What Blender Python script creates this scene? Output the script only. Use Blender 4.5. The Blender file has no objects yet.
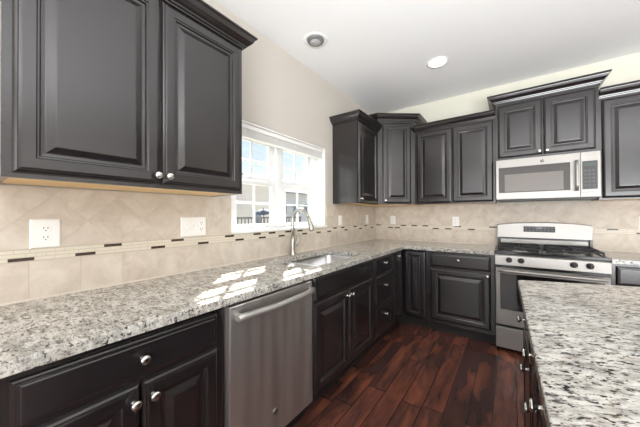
import bpy, bmesh, math, random
from mathutils import Vector, Matrix
random.seed(7)
sc = bpy.context.scene
COL = sc.collection
PI = math.pi

# ------------------------------------------------------------------ camera
cam_d = bpy.data.cameras.new('camera')
cam = bpy.data.objects.new('camera', cam_d)
COL.objects.link(cam)
cam_d.sensor_fit = 'HORIZONTAL'
cam_d.sensor_width = 36.0
cam_d.lens = 265.66 / 640 * 36.0
cam_d.clip_start = 0.02
cam_d.clip_end = 300
YAW, PITCH, ROLL = 0.6253, 0.0064, -0.0039
cam.matrix_world = (Matrix.Translation((1.632, -3.648, 1.2635)) @ Matrix.Rotation(YAW, 4, 'Z')
                    @ Matrix.Rotation(PI / 2 + PITCH, 4, 'X') @ Matrix.Rotation(ROLL, 4, 'Z'))
sc.camera = cam

# ------------------------------------------------------------------ sky, sun, added fill lights, exposure
sc.view_settings.view_transform = 'Standard'
sc.view_settings.look = 'None'
sc.view_settings.exposure = 0.10
sc.view_settings.gamma = 1.0
sc.view_settings.use_curve_mapping = False

world = bpy.data.worlds.new('sky')
sc.world = world
world.use_nodes = True
wt = world.node_tree
wt.nodes.clear()
wo = wt.nodes.new('ShaderNodeOutputWorld')
bg = wt.nodes.new('ShaderNodeBackground')
tc = wt.nodes.new('ShaderNodeTexCoord')
sp = wt.nodes.new('ShaderNodeSeparateXYZ')
rp = wt.nodes.new('ShaderNodeValToRGB')
rp.color_ramp.elements[0].position = 0.13
rp.color_ramp.elements[0].color = (0.52, 0.54, 0.56, 1)
rp.color_ramp.elements[1].position = 0.8
rp.color_ramp.elements[1].color = (0.08, 0.18, 0.42, 1)
e = rp.color_ramp.elements.new(0.38)
e.color = (0.19, 0.31, 0.48, 1)
wt.links.new(tc.outputs['Generated'], sp.inputs[0])
wt.links.new(sp.outputs['Z'], rp.inputs[0])
wt.links.new(rp.outputs[0], bg.inputs[0])
bg.inputs[1].default_value = 2.1
wt.links.new(bg.outputs[0], wo.inputs[0])

def light(name, kind, loc, energy, color=(1, 1, 1), direction=None, **kw):
    d = bpy.data.lights.new(name, kind)
    d.energy = energy
    d.color = color
    for k, v in kw.items():
        setattr(d, k, v)
    o = bpy.data.objects.new(name, d)
    o.location = loc
    if direction is not None:
        o.rotation_euler = Vector(direction).to_track_quat('-Z', 'Y').to_euler()
    COL.objects.link(o)
    return o

light('sun', 'SUN', (-6, 6, 9), 24.0, (1.0, 0.96, 0.9), direction=(0.92, -0.955, -1.0), angle=math.radians(0.6))
light('fill_rear', 'AREA', (2.6, -6.9, 1.5), 100, (0.97, 0.985, 1.0), direction=(0, 1, 0.10),  # added neutral fill, stands in for unseen windows behind the camera
      shape='RECTANGLE', size=5.0, size_y=2.4)
light('fill_right', 'AREA', (5.1, -3.4, 1.5), 26, (0.97, 0.985, 1.0), direction=(-1, 0, 0.05),  # added soft fill from the right; the wall there has no opening
      shape='RECTANGLE', size=4.6, size_y=2.2)
light('fill_ceiling', 'AREA', (3.1, -5.3, 1.0), 200, (0.97, 0.985, 1.0), direction=(-0.06, 1.0, 1.0),  # unseen upward fill, added to brighten the ceiling
      shape='RECTANGLE', size=3.0, size_y=2.0, spread=math.radians(112))

# ------------------------------------------------------------------ material helpers
def lin(r, g, b):
    f = lambda c: (c / 255 / 12.92) if c / 255 <= 0.04045 else ((c / 255 + 0.055) / 1.055) ** 2.4
    return (f(r), f(g), f(b), 1)

MATS = {}
def mat(name, color=(0.8, 0.8, 0.8, 1), rough=0.5, metal=0.0, spec=0.5, bump=None, coat=0.0, emit=None, var=None):
    m = bpy.data.materials.new(name)
    m.use_nodes = True
    nt = m.node_tree
    b = nt.nodes['Principled BSDF']
    b.inputs['Base Color'].default_value = color
    b.inputs['Roughness'].default_value = rough
    b.inputs['Metallic'].default_value = metal
    b.inputs['Specular IOR Level'].default_value = spec
    b.inputs['Coat Weight'].default_value = coat
    b.inputs['Coat Roughness'].default_value = 0.15
    if emit:
        b.inputs['Emission Color'].default_value = color
        b.inputs['Emission Strength'].default_value = emit
    t = nt.nodes.new('ShaderNodeTexCoord')
    if var:                      # (scale, amount): slight mottling of the colour
        n = nt.nodes.new('ShaderNodeTexNoise')
        n.inputs['Scale'].default_value = var[0]
        n.inputs['Detail'].default_value = 4
        nt.links.new(t.outputs['Object'], n.inputs['Vector'])
        mx = nt.nodes.new('ShaderNodeMix')
        mx.data_type = 'RGBA'
        mx.inputs['A'].default_value = tuple(c * (1 - var[1]) for c in color[:3]) + (1,)
        mx.inputs['B'].default_value = tuple(min(1, c * (1 + var[1])) for c in color[:3]) + (1,)
        nt.links.new(n.outputs['Fac'], mx.inputs['Factor'])
        nt.links.new(mx.outputs['Result'], b.inputs['Base Color'])
    if bump:                     # (scale, strength, stretch xyz)
        mp = nt.nodes.new('ShaderNodeMapping')
        mp.inputs['Scale'].default_value = bump[2] if len(bump) > 2 else (1, 1, 1)
        n2 = nt.nodes.new('ShaderNodeTexNoise')
        n2.inputs['Scale'].default_value = bump[0]
        n2.inputs['Detail'].default_value = 3
        bp = nt.nodes.new('ShaderNodeBump')
        bp.inputs['Strength'].default_value = bump[1]
        bp.inputs['Distance'].default_value = 0.002
        nt.links.new(t.outputs['Object'], mp.inputs[0])
        nt.links.new(mp.outputs[0], n2.inputs['Vector'])
        nt.links.new(n2.outputs['Fac'], bp.inputs['Height'])
        nt.links.new(bp.outputs[0], b.inputs['Normal'])
    MATS[name] = m
    return m

class NT:
    """tiny helper for longer node graphs"""
    def __init__(s, m):
        s.nt = m.node_tree
        s.b = s.nt.nodes['Principled BSDF']
    def n(s, typ, **kw):
        x = s.nt.nodes.new(typ)
        for k, v in kw.items():
            setattr(x, k, v)
        return x
    def l(s, a, b):
        s.nt.links.new(a, b)
    def val(s, inp, v):
        if hasattr(v, 'is_linked') or hasattr(v, 'links'):
            s.l(v, inp)
        else:
            inp.default_value = v
    def math(s, op, a, b=None, c=None):
        x = s.n('ShaderNodeMath', operation=op)
        s.val(x.inputs[0], a)
        if b is not None: s.val(x.inputs[1], b)
        if c is not None: s.val(x.inputs[2], c)
        return x.outputs[0]
    def mix(s, f, a, b, blend='MIX'):
        x = s.n('ShaderNodeMix', data_type='RGBA', blend_type=blend)
        s.val(x.inputs['Factor'], f)
        s.val(x.inputs['A'], a)
        s.val(x.inputs['B'], b)
        return x.outputs['Result']
    def noise(s, vec, scale, detail=3, rough=0.5, dist=0.0):
        x = s.n('ShaderNodeTexNoise')
        x.inputs['Scale'].default_value = scale
        x.inputs['Detail'].default_value = detail
        x.inputs['Roughness'].default_value = rough
        x.inputs['Distortion'].default_value = dist
        s.l(vec, x.inputs['Vector'])
        return x.outputs['Fac']
    def ramp(s, f, stops, interp='LINEAR'):
        x = s.n('ShaderNodeValToRGB')
        cr = x.color_ramp
        cr.interpolation = interp
        cr.elements[0].position, cr.elements[0].color = stops[0]
        cr.elements[1].position, cr.elements[1].color = stops[-1]
        for p, c in stops[1:-1]:
            q = cr.elements.new(p)
            q.color = c
        s.l(f, x.inputs[0])
        return x.outputs[0]
    def step(s, f, lo, hi):
        x = s.n('ShaderNodeMapRange')
        x.inputs['From Min'].default_value = lo
        x.inputs['From Max'].default_value = hi
        s.l(f, x.inputs['Value'])
        return x.outputs[0]

# paints and plain materials
M_wall = mat('wall_paint', lin(198, 192, 183), 0.75, bump=(300, 0.05))
M_ceil = mat('ceiling_paint', lin(238, 238, 238), 0.85)
M_white = mat('white_paint', lin(244, 243, 240), 0.35)
M_vinyl = mat('white_vinyl', lin(240, 240, 238), 0.3)
M_cab = mat('espresso_stained_wood', lin(31, 27, 28), 0.22, spec=0.66, bump=(60, 0.04, (1, 1, 0.08)), coat=0.25)
M_toe = mat('dark_toe_board', lin(32, 27, 26), 0.5)
M_maple = mat('pale_maple_veneer', lin(232, 196, 140), 0.5, var=(12, 0.08))
M_nickel = mat('brushed_nickel', lin(205, 203, 198), 0.22, metal=1.0)
M_steel = mat('stainless_steel', lin(164, 161, 157), 0.27, metal=0.65, bump=(420, 0.10, (0.03, 0.03, 1.0)))
M_steelv = mat('stainless_steel_vertical_grain', lin(192, 187, 183), 0.30, metal=0.85, bump=(300, 0.14, (1.0, 1.0, 0.02)))
M_faucet = mat('satin_nickel', lin(178, 174, 167), 0.33, metal=1.0)
M_sink = mat('satin_sink_steel', lin(205, 205, 205), 0.28, metal=1.0)
M_black = mat('black_enamel', lin(20, 20, 22), 0.18)
M_iron = mat('cast_iron', lin(28, 28, 29), 0.55)
M_plastic = mat('black_plastic', lin(24, 24, 25), 0.35)
M_glassb = mat('dark_oven_glass', lin(26, 24, 23), 0.06, spec=0.8)
M_mwglass = mat('grey_microwave_glass', lin(62, 58, 56), 0.10, spec=0.5)
M_mwin = mat('microwave_inner_screen', lin(112, 106, 102), 0.16, spec=0.5)
M_btn = mat('pale_grey_keys', lin(190, 188, 184), 0.4)
M_logo = mat('badge_grey', lin(92, 90, 90), 0.3, metal=0.6)
M_plate = mat('white_plastic_plate', lin(242, 240, 235), 0.35)
M_slot = mat('outlet_slot_dark', lin(60, 56, 52), 0.6)
M_caulk = mat('white_caulk', lin(215, 206, 192), 0.5)
M_brownstick = mat('dark_brown_glass_stick', lin(66, 50, 42), 0.25, var=(40, 0.3))
M_ivory = mat('ivory_stone_stick', lin(216, 207, 190), 0.35, var=(15, 0.07))
M_grout = mat('strip_grout', lin(190, 180, 163), 0.8)
M_lamp = mat('lit_lamp_lens', (1.0, 0.96, 0.9, 1), 0.4, emit=6.0)
M_lampoff = mat('unlit_lamp_lens', lin(165, 165, 163), 0.3)
M_baffle = mat('downlight_baffle', lin(110, 110, 110), 0.4)
M_blind = mat('white_blind', lin(238, 237, 233), 0.45)
M_siding = mat('beige_siding', lin(226, 214, 204), 0.7)
M_siding2 = mat('grey_siding', lin(216, 211, 208), 0.7)
M_roof = mat('grey_shingles', lin(150, 146, 144), 0.8, var=(3, 0.2))
M_hwin = mat('house_window_glass', lin(120, 128, 142), 0.1)
M_trimw = mat('house_white_trim', lin(225, 225, 225), 0.5)
M_grass = mat('lawn_grass', lin(172, 168, 148), 0.9, var=(2, 0.25))
M_rail = mat('dark_deck_rail', lin(112, 108, 106), 0.5)
M_umb = mat('charcoal_umbrella_canvas', lin(96, 96, 100), 0.8)

def siding_bump(m, pitch=0.14):
    g = NT(m)
    t = g.n('ShaderNodeTexCoord')
    s = g.n('ShaderNodeSeparateXYZ')
    g.l(t.outputs['Object'], s.inputs[0])
    fr = g.math('FRACT', g.math('DIVIDE', s.outputs['Z'], pitch))
    bp = g.n('ShaderNodeBump')
    bp.inputs['Distance'].default_value = 0.02
    g.l(fr, bp.inputs['Height'])
    g.l(bp.outputs[0], g.b.inputs['Normal'])
siding_bump(M_siding)
siding_bump(M_siding2)
for m_, an, ro_ in ((M_steelv, 0.8, 0.32), (M_steel, 0.8, 0.40)):
    b_ = m_.node_tree.nodes['Principled BSDF']
    tg = m_.node_tree.nodes.new('ShaderNodeTangent')
    tg.direction_type = 'RADIAL'
    tg.axis = 'Z'
    m_.node_tree.links.new(tg.outputs[0], b_.inputs['Tangent'])
    b_.inputs['Anisotropic'].default_value = an
    b_.inputs['Roughness'].default_value = ro_

# the dishwasher sheet is slightly wavy across its width
nt = M_steelv.node_tree
b_ = nt.nodes['Principled BSDF']
tc_ = nt.nodes.new('ShaderNodeTexCoord')
mp_ = nt.nodes.new('ShaderNodeMapping')
mp_.inputs['Scale'].default_value = (1, 1, 0.10)
nz_ = nt.nodes.new('ShaderNodeTexNoise')
nz_.inputs['Scale'].default_value = 9
nz_.inputs['Detail'].default_value = 1
bp_ = nt.nodes.new('ShaderNodeBump')
bp_.inputs['Strength'].default_value = 1.0
bp_.inputs['Distance'].default_value = 0.05
nt.links.new(tc_.outputs['Object'], mp_.inputs[0])
nt.links.new(mp_.outputs[0], nz_.inputs['Vector'])
nt.links.new(nz_.outputs['Fac'], bp_.inputs['Height'])
nt.links.new(bp_.outputs[0], b_.inputs['Normal'])

# window pane: thin clear glass
M_pane = bpy.data.materials.new('clear_window_glass')
M_pane.use_nodes = True
nt = M_pane.node_tree
nt.nodes.clear()
o_ = nt.nodes.new('ShaderNodeOutputMaterial')
tr = nt.nodes.new('ShaderNodeBsdfTransparent')
gl = nt.nodes.new('ShaderNodeBsdfGlossy')
gl.inputs['Roughness'].default_value = 0.02
mx = nt.nodes.new('ShaderNodeMixShader')
mx.inputs[0].default_value = 0.05
tr.inputs[0].default_value = (0.96, 0.98, 0.98, 1)
nt.links.new(tr.outputs[0], mx.inputs[1])
nt.links.new(gl.outputs[0], mx.inputs[2])
nt.links.new(mx.outputs[0], o_.inputs[0])

# speckled granite
def granite(name):
    m = mat(name, rough=0.14, spec=0.5)
    g = NT(m)
    t = g.n('ShaderNodeTexCoord')
    mp = g.n('ShaderNodeMapping')
    mp.inputs['Rotation'].default_value = (0, 0, math.radians(20))
    mp.inputs['Scale'].default_value = (0.62, 1.25, 1.1)
    g.l(t.outputs['Object'], mp.inputs[0])
    v = mp.outputs[0]
    cloud = g.noise(v, 20, 5, 0.62)
    base = g.ramp(cloud, [(0.32, lin(138, 135, 130)), (0.47, lin(176, 173, 165)), (0.6, lin(199, 196, 189)), (0.75, lin(168, 162, 150))])
    grey = g.step(g.noise(v, 55, 3, 0.55), 0.55, 0.66)
    c = g.mix(grey, base, lin(112, 109, 106))
    tan = g.step(g.noise(v, 42, 3, 0.6, 0.5), 0.60, 0.68)
    c = g.mix(g.math('MULTIPLY', tan, 0.45), c, lin(160, 138, 114))
    wht = g.step(g.noise(v, 48, 3, 0.6), 0.34, 0.42)
    c = g.mix(g.math('MULTIPLY', g.math('SUBTRACT', 1.0, wht), 0.7), c, lin(212, 211, 206))
    dk = g.step(g.noise(v, 84, 3, 0.6, 0.2), 0.572, 0.61)
    patch = g.step(g.noise(v, 12, 2), 0.34, 0.52)
    c = g.mix(g.math('MULTIPLY', dk, g.math('MULTIPLY_ADD', patch, 0.6, 0.4)), c, lin(46, 43, 45))
    dk2 = g.step(g.noise(v, 150, 2, 0.5), 0.60, 0.66)
    c = g.mix(g.math('MULTIPLY', dk2, 0.7), c, lin(74, 68, 66))
    g.l(c, g.b.inputs['Base Color'])
    return m
M_gran = granite('speckled_granite')

# hand scraped wood planks running in y
M_floor = mat('hand_scraped_planks', rough=0.25, spec=0.55)
g = NT(M_floor)
t = g.n('ShaderNodeTexCoord')
s = g.n('ShaderNodeSeparateXYZ')
g.l(t.outputs['Object'], s.inputs[0])
PW, PL = 0.127, 1.05
xi = g.math('DIVIDE', s.outputs['X'], PW)
row = g.math('FLOOR', xi)
wn = g.n('ShaderNodeTexWhiteNoise', noise_dimensions='1D')
g.l(row, wn.inputs['W'])
yi = g.math('ADD', g.math('DIVIDE', s.outputs['Y'], PL), g.math('MULTIPLY', wn.outputs['Value'], 7.3))
cidx = g.math('FLOOR', yi)
cmb = g.n('ShaderNodeCombineXYZ')
g.l(row, cmb.inputs[0])
g.l(cidx, cmb.inputs[1])
wn2 = g.n('ShaderNodeTexWhiteNoise', noise_dimensions='3D')
g.l(cmb.outputs[0], wn2.inputs['Vector'])
# grain coordinates, shifted for each plank
cg = g.n('ShaderNodeCombineXYZ')
g.l(g.math('MULTIPLY_ADD', wn2.outputs['Value'], 31.0, s.outputs['X']), cg.inputs[0])
g.l(g.math('MULTIPLY', s.outputs['Y'], 0.16), cg.inputs[1])
grain = g.noise(cg.outputs[0], 24, 4, 0.58, 0.5)
cg2 = g.n('ShaderNodeCombineXYZ')
g.l(g.math('MULTIPLY_ADD', wn2.outputs['Value'], 17.0, s.outputs['X']), cg2.inputs[0])
g.l(g.math('MULTIPLY', s.outputs['Y'], 0.22), cg2.inputs[1])
blotch = g.noise(cg2.outputs[0], 9, 3, 0.5, 0.4)
plankc = g.ramp(wn2.outputs['Value'], [(0.0, lin(66, 42, 38)), (0.3, lin(88, 53, 46)), (0.6, lin(108, 62, 51)), (0.8, lin(74, 47, 43)), (1.0, lin(142, 82, 61))])
c = g.mix(g.step(grain, 0.36, 0.74), plankc, lin(54, 38, 35))
c = g.mix(g.math('MULTIPLY', g.step(blotch, 0.50, 0.80), 0.75), c, lin(156, 90, 62))
fx = g.math('ABSOLUTE', g.math('SUBTRACT', g.math('FRACT', xi), 0.5))
gx = g.step(fx, 0.474, 0.488)
fy = g.math('ABSOLUTE', g.math('SUBTRACT', g.math('FRACT', yi), 0.5))
gy = g.step(fy, 0.4962, 0.4980)
groove = g.math('MAXIMUM', gx, gy)
c = g.mix(g.math('MULTIPLY', groove, 0.85), c, lin(26, 15, 13))
g.l(c, g.b.inputs['Base Color'])
g.l(g.math('MULTIPLY_ADD', grain, 0.22, 0.10), g.b.inputs['Roughness'])
bp = g.n('ShaderNodeBump')
bp.inputs['Strength'].default_value = 0.35
bp.inputs['Distance'].default_value = 0.004
g.l(g.math('SUBTRACT', g.math('MULTIPLY', g.noise(cg.outputs[0], 12, 2), 0.5), groove), bp.inputs['Height'])
g.l(bp.outputs[0], g.b.inputs['Normal'])

# stone wall tile: horizontal coordinate is object x or y; straight or on the diagonal
def tile(name, axis, diag, u0, z0, size=0.164):
    m = mat(name, rough=0.42, spec=0.4)
    g = NT(m)
    t = g.n('ShaderNodeTexCoord')
    s = g.n('ShaderNodeSeparateXYZ')
    g.l(t.outputs['Object'], s.inputs[0])
    u = g.math('SUBTRACT', s.outputs[axis], u0)
    z = g.math('SUBTRACT', s.outputs['Z'], z0)
    if diag:
        k = 0.70710678
        a = g.math('MULTIPLY', g.math('ADD', u, z), k)
        b = g.math('MULTIPLY', g.math('SUBTRACT', u, z), k)
    else:
        a, b = u, z
    a = g.math('DIVIDE', a, size)
    b = g.math('DIVIDE', b, size)
    cm = g.n('ShaderNodeCombineXYZ')
    g.l(g.math('FLOOR', a), cm.inputs[0])
    g.l(g.math('FLOOR', b), cm.inputs[1])
    w = g.n('ShaderNodeTexWhiteNoise', noise_dimensions='3D')
    g.l(cm.outputs[0], w.inputs['Vector'])
    fa = g.math('ABSOLUTE', g.math('SUBTRACT', g.math('FRACT', a), 0.5))
    fb = g.math('ABSOLUTE', g.math('SUBTRACT', g.math('FRACT', b), 0.5))
    gr = g.step(g.math('MAXIMUM', fa, fb), 0.486, 0.494)
    ofs = g.n('ShaderNodeVectorMath', operation='ADD')
    g.l(t.outputs['Object'], ofs.inputs[0])
    g.l(w.outputs['Color'], ofs.inputs[1])
    cl = g.noise(ofs.outputs[0], 9, 6, 0.62, 0.6)
    col = g.ramp(cl, [(0.3, lin(192, 179, 163)), (0.5, lin(207, 195, 180)), (0.7, lin(218, 208, 195))])
    tint = g.math('MULTIPLY_ADD', w.outputs['Value'], 0.03, 0.97)
    cc = g.n('ShaderNodeVectorMath', operation='SCALE')
    g.l(col, cc.inputs[0])
    g.l(tint, cc.inputs['Scale'])
    vein = g.step(g.noise(ofs.outputs[0], 22, 4, 0.7, 2.0), 0.60, 0.75)
    c = g.mix(g.math('MULTIPLY', vein, 0.35), cc.outputs[0], lin(236, 228, 214))
    c = g.mix(g.math('MULTIPLY', gr, 0.3), c, lin(186, 172, 155))
    g.l(c, g.b.inputs['Base Color'])
    bp = g.n('ShaderNodeBump')
    bp.inputs['Strength'].default_value = 0.4
    bp.inputs['Distance'].default_value = 0.002
    g.l(g.math('SUBTRACT', 1.0, gr), bp.inputs['Height'])
    g.l(bp.outputs[0], g.b.inputs['Normal'])
    return m
M_tileL = tile('square_stone_tile_left', 'Y', False, -3.296, 0.9175)
M_tileLd = tile('diagonal_stone_tile_left', 'Y', True, -3.04, 1.24)
M_tileB = tile('square_stone_tile_back', 'X', False, 0.04, 0.9175)
M_tileBd = tile('diagonal_stone_tile_back', 'X', True, 0.116, 1.24)

# ------------------------------------------------------------------ mesh helpers
class MB:
    def __init__(s):
        s.bm = bmesh.new()
        s.mi = 0
    def _m(s, faces):
        for f in faces:
            f.material_index = s.mi
    def box(s, x0, x1, y0, y1, z0, z1, bev=0.0, seg=2):
        n0 = len(s.bm.faces)
        r = bmesh.ops.create_cube(s.bm, size=1.0)
        vs = r['verts']
        for v in vs:
            v.co = Vector((x0 + (v.co.x + .5) * (x1 - x0), y0 + (v.co.y + .5) * (y1 - y0), z0 + (v.co.z + .5) * (z1 - z0)))
        fs = set(f for v in vs for f in v.link_faces)
        s._m(fs)
        if bev > 0:
            es = list(set(e for v in vs for e in v.link_edges))
            r = bmesh.ops.bevel(s.bm, geom=es, offset=bev, segments=seg, profile=0.5, affect='EDGES')
            s._m(r['faces'])
        return s
    def loops(s, rings, close=True, cap0=True, cap1=True, smooth=False):
        """skin consecutive rings of points"""
        R = [[s.bm.verts.new(p) for p in r] for r in rings]
        fs = []
        n = len(R[0])
        for a, b in zip(R[:-1], R[1:]):
            for i in range(n if close else n - 1):
                j = (i + 1) % n
                try:
                    f = s.bm.faces.new((a[i], a[j], b[j], b[i]))
                    f.smooth = smooth
                    fs.append(f)
                except ValueError:
                    pass
        if cap0: fs.append(s.bm.faces.new(list(reversed(R[0]))))
        if cap1: fs.append(s.bm.faces.new(R[-1]))
        s._m(fs)
        return s
    def lathe(s, prof, origin=(0, 0, 0), axis=(0, 0, 1), n=20, cap0=True, cap1=True, smooth=True):
        q = Vector((0, 0, 1)).rotation_difference(Vector(axis).normalized())
        o = Vector(origin)
        rings = []
        for r, h in prof:
            rings.append([o + q @ Vector((r * math.cos(2 * PI * i / n), r * math.sin(2 * PI * i / n), h)) for i in range(n)])
        return s.loops(rings, smooth=smooth, cap0=cap0, cap1=cap1)
    def cyl(s, p0, p1, r, r1=None, n=16, smooth=True):
        p0, p1 = Vector(p0), Vector(p1)
        d = p1 - p0
        return s.lathe([(r, 0), (r if r1 is None else r1, d.length)], p0, d, n, smooth=smooth)
    def tube(s, pts, r, n=12, smooth=True, flat=1.0):
        pts = [Vector(p) for p in pts]
        rr = r if isinstance(r, (list, tuple)) else [r] * len(pts)
        rings = []
        up = None
        for i, p in enumerate(pts):
            d = (pts[min(i + 1, len(pts) - 1)] - pts[max(i - 1, 0)]).normalized()
            if up is None:
                up = Vector((0, 0, 1)) if abs(d.z) < 0.9 else Vector((1, 0, 0))
            sx = d.cross(up).normalized()
            up = sx.cross(d).normalized()
            rings.append([p + sx * (rr[i] * math.cos(2 * PI * k / n)) + up * (rr[i] * flat * math.sin(2 * PI * k / n)) for k in range(n)])
        return s.loops(rings, smooth=smooth)
    def poly(s, outer, z0, z1, holes=()):
        """vertical extrusion of a plan polygon with holes"""
        es = []
        for lp in [outer] + list(holes):
            vs = [s.bm.verts.new((p[0], p[1], z0)) for p in lp]
            es += [s.bm.edges.new((vs[i], vs[(i + 1) % len(vs)])) for i in range(len(vs))]
        r = bmesh.ops.triangle_fill(s.bm, edges=es, use_beauty=True)
        fs = [x for x in r['geom'] if isinstance(x, bmesh.types.BMFace)]
        s._m(fs)
        ex = bmesh.ops.extrude_face_region(s.bm, geom=fs)
        for v in ex['geom']:
            if isinstance(v, bmesh.types.BMVert):
                v.co.z = z1
            elif isinstance(v, bmesh.types.BMFace):
                v.material_index = s.mi
        return s
    def prism(s, pts, p_to_3d):
        pass
    def profile_x(s, prof, x0, x1):
        """closed (y,z) profile extruded along x"""
        return s.loops([[(x0, y, z) for y, z in prof], [(x1, y, z) for y, z in prof]])
    def rings_xz(s, x0, x1, z0, z1, yb, prof):
        """panel facing -y: nested rectangles (inset, depth towards the viewer)"""
        rings = []
        for ins, d in prof:
            a, b, c_, d_ = x0 + ins, x1 - ins, z0 + ins, z1 - ins
            rings.append([(a, yb - d, c_), (b, yb - d, c_), (b, yb - d, d_), (a, yb - d, d_)])
        return s.loops(rings)
    def crown(s, path, prof):
        """sweep (out, z) profile round a plan path (outside is to the right of travel)"""
        P = [Vector((p[0], p[1])) for p in path]
        nr = []
        for a, b in zip(P[:-1], P[1:]):
            d = (b - a).normalized()
            nr.append(Vector((d.y, -d.x)))
        rings = []
        for i, p in enumerate(P):
            if i == 0: off = nr[0]
            elif i == len(P) - 1: off = nr[-1]
            else:
                m_ = nr[i - 1] + nr[i]
                off = m_ / max(1e-6, m_.dot(nr[i]))
            rings.append([(p.x + off.x * o, p.y + off.y * o, z) for o, z in prof])
        return s.loops(rings)
    def done(s, name, mats, parent=None, loc=None, rotz=0, bevel=0.0):
        bmesh.ops.recalc_face_normals(s.bm, faces=s.bm.faces)
        me = bpy.data.meshes.new(name)
        if loc is not None and parent is None:
            inv = (Matrix.Translation(loc) @ Matrix.Rotation(rotz, 4, 'Z')).inverted()
            s.bm.transform(inv)
        s.bm.to_mesh(me)
        s.bm.free()
        for m in (mats if isinstance(mats, (list, tuple)) else [mats]):
            me.materials.append(m)
        o = bpy.data.objects.new(name, me)
        COL.objects.link(o)
        if parent is not None:
            o.parent = parent
        elif loc is not None:
            o.location = loc
            o.rotation_euler = (0, 0, rotz)
        if bevel:
            b = o.modifiers.new('bevel', 'BEVEL')
            b.width = bevel
            b.segments = 2
            b.limit_method = 'ANGLE'
            b.angle_limit = math.radians(40)
        return o

def thing(name, label, cat, loc=(0, 0, 0), rotz=0, group=None):
    o = bpy.data.objects.new(name, None)
    COL.objects.link(o)
    o.empty_display_size = 0.1
    o.location = loc
    o.rotation_euler = (0, 0, rotz)
    o['label'] = label
    o['category'] = cat
    if group: o['group'] = group
    return o
def tag(o, label, cat, group=None, kind=None):
    o['label'] = label
    o['category'] = cat
    if group: o['group'] = group
    if kind: o['kind'] = kind
    return o
def struct(o):
    o['kind'] = 'structure'
    return o
def rrect(x0, x1, y0, y1, r, n=5):
    pts = []
    for cx_, cy_, a0 in ((x1 - r, y1 - r, 0), (x0 + r, y1 - r, 90), (x0 + r, y0 + r, 180), (x1 - r, y0 + r, 270)):
        for i in range(n + 1):
            a = math.radians(a0 + 90 * i / n)
            pts.append((cx_ + r * math.cos(a), cy_ + r * math.sin(a)))
    return pts

ZC = 2.73          # ceiling
XR, YN = 5.3, -7.1  # off-camera right and rear walls
WY0, WY1, WZ0, WZ1 = -2.48, -1.285, 1.145, 1.985   # window opening

# ------------------------------------------------------------------ room shell
struct(MB().box(-0.2, XR, YN, 0.2, -0.1, 0).done('floor', M_floor))
struct(MB().box(-0.2, XR, YN, 0.2, ZC, ZC + 0.1).done('ceiling', M_ceil))
m = MB()
m.box(-0.2, 0, YN, WY0, 0, ZC)
m.box(-0.2, 0, WY1, 0, 0, ZC)
m.box(-0.2, 0, WY0, WY1, 0, WZ0)
m.box(-0.2, 0, WY0, WY1, WZ1, ZC)
struct(m.done('wall_left', M_wall))
M_wallb = mat('wall_paint_back', lin(206, 204, 190), 0.75, bump=(300, 0.05))
struct(MB().box(-0.2, XR, 0, 0.2, 0, ZC).done('wall_back', M_wallb))
struct(MB().box(XR, XR + 0.15, YN, 0.2, 0, ZC).done('wall_right', M_wall))
struct(MB().box(-0.2, XR + 0.15, YN - 0.15, YN, 0, ZC).done('wall_rear', M_wall))

# window: recess lining, frame, four sashes
win = struct(MB().box(-0.19, -0.005, WY0 + 0.001, WY0 + 0.013, WZ0 + 0.012, WZ1 - 0.001)
             .box(-0.19, -0.005, WY1 - 0.013, WY1 - 0.001, WZ0 + 0.012, WZ1 - 0.001)
             .box(-0.19, -0.005, WY0 + 0.013, WY1 - 0.013, WZ1 - 0.013, WZ1 - 0.001).done('window_1', M_white))
MB().box(-0.19, 0.022, WY0 - 0.0, WY1 + 0.0, WZ0 - 0.013, WZ0 + 0.011, bev=0.003).done('window_sill', M_white, win)
m = MB()
ya, yb = WY0 + 0.014, WY1 - 0.014
m.box(-0.19, -0.10, ya, ya + 0.058, WZ0 + 0.012, WZ1 - 0.014)
m.box(-0.19, -0.10, yb - 0.058, yb, WZ0 + 0.012, WZ1 - 0.014)
m.box(-0.19, -0.10, ya + 0.058, yb - 0.058, WZ0 + 0.012, WZ0 + 0.022)
m.box(-0.19, -0.10, ya + 0.058, yb - 0.058, WZ1 - 0.06, WZ1 - 0.014)
m.box(-0.19, -0.10, -1.915, -1.85, WZ0 + 0.022, WZ1 - 0.06)
m.done('window_frame', M_vinyl, win, bevel=0.003)
def sash(name, y0, y1, z0, z1, xa, xb, st, mz, bot):
    m = MB()
    m.box(xa, xb, y0, y0 + st, z0, z1)
    m.box(xa, xb, y1 - st, y1, z0, z1)
    m.box(xa, xb, y0 + st, y1 - st, z0, z0 + bot)
    m.box(xa, xb, y0 + st, y1 - st, z1 - 0.036, z1)
    xm = (xa + xb) / 2
    ym = (y0 + y1) / 2
    m.box(xm - 0.006, xm + 0.006, ym - 0.008, ym + 0.008, z0 + bot, z1 - 0.036)
    m.box(xm - 0.006, xm + 0.006, y0 + st, ym - 0.008, mz - 0.008, mz + 0.008)
    m.box(xm - 0.006, xm + 0.006, ym + 0.008, y1 - st, mz - 0.008, mz + 0.008)
    s_ = m.done(name, M_vinyl, win, bevel=0.002)
    MB().box(xm - 0.010, xm - 0.007, y0 + st, y1 - st, z0 + bot, z1 - 0.036).done('pane', M_pane, s_)
for (y0, y1) in ((ya + 0.059, -1.916), (-1.849, yb - 0.059)):
    sash('lower_sash', y0, y1, WZ0 + 0.023, 1.556, -0.138, -0.108, 0.058, 1.366, 0.024)
    sash('upper_sash', y0, y1, 1.53, WZ1 - 0.061, -0.175, -0.142, 0.055, 1.725, 0.062)

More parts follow.
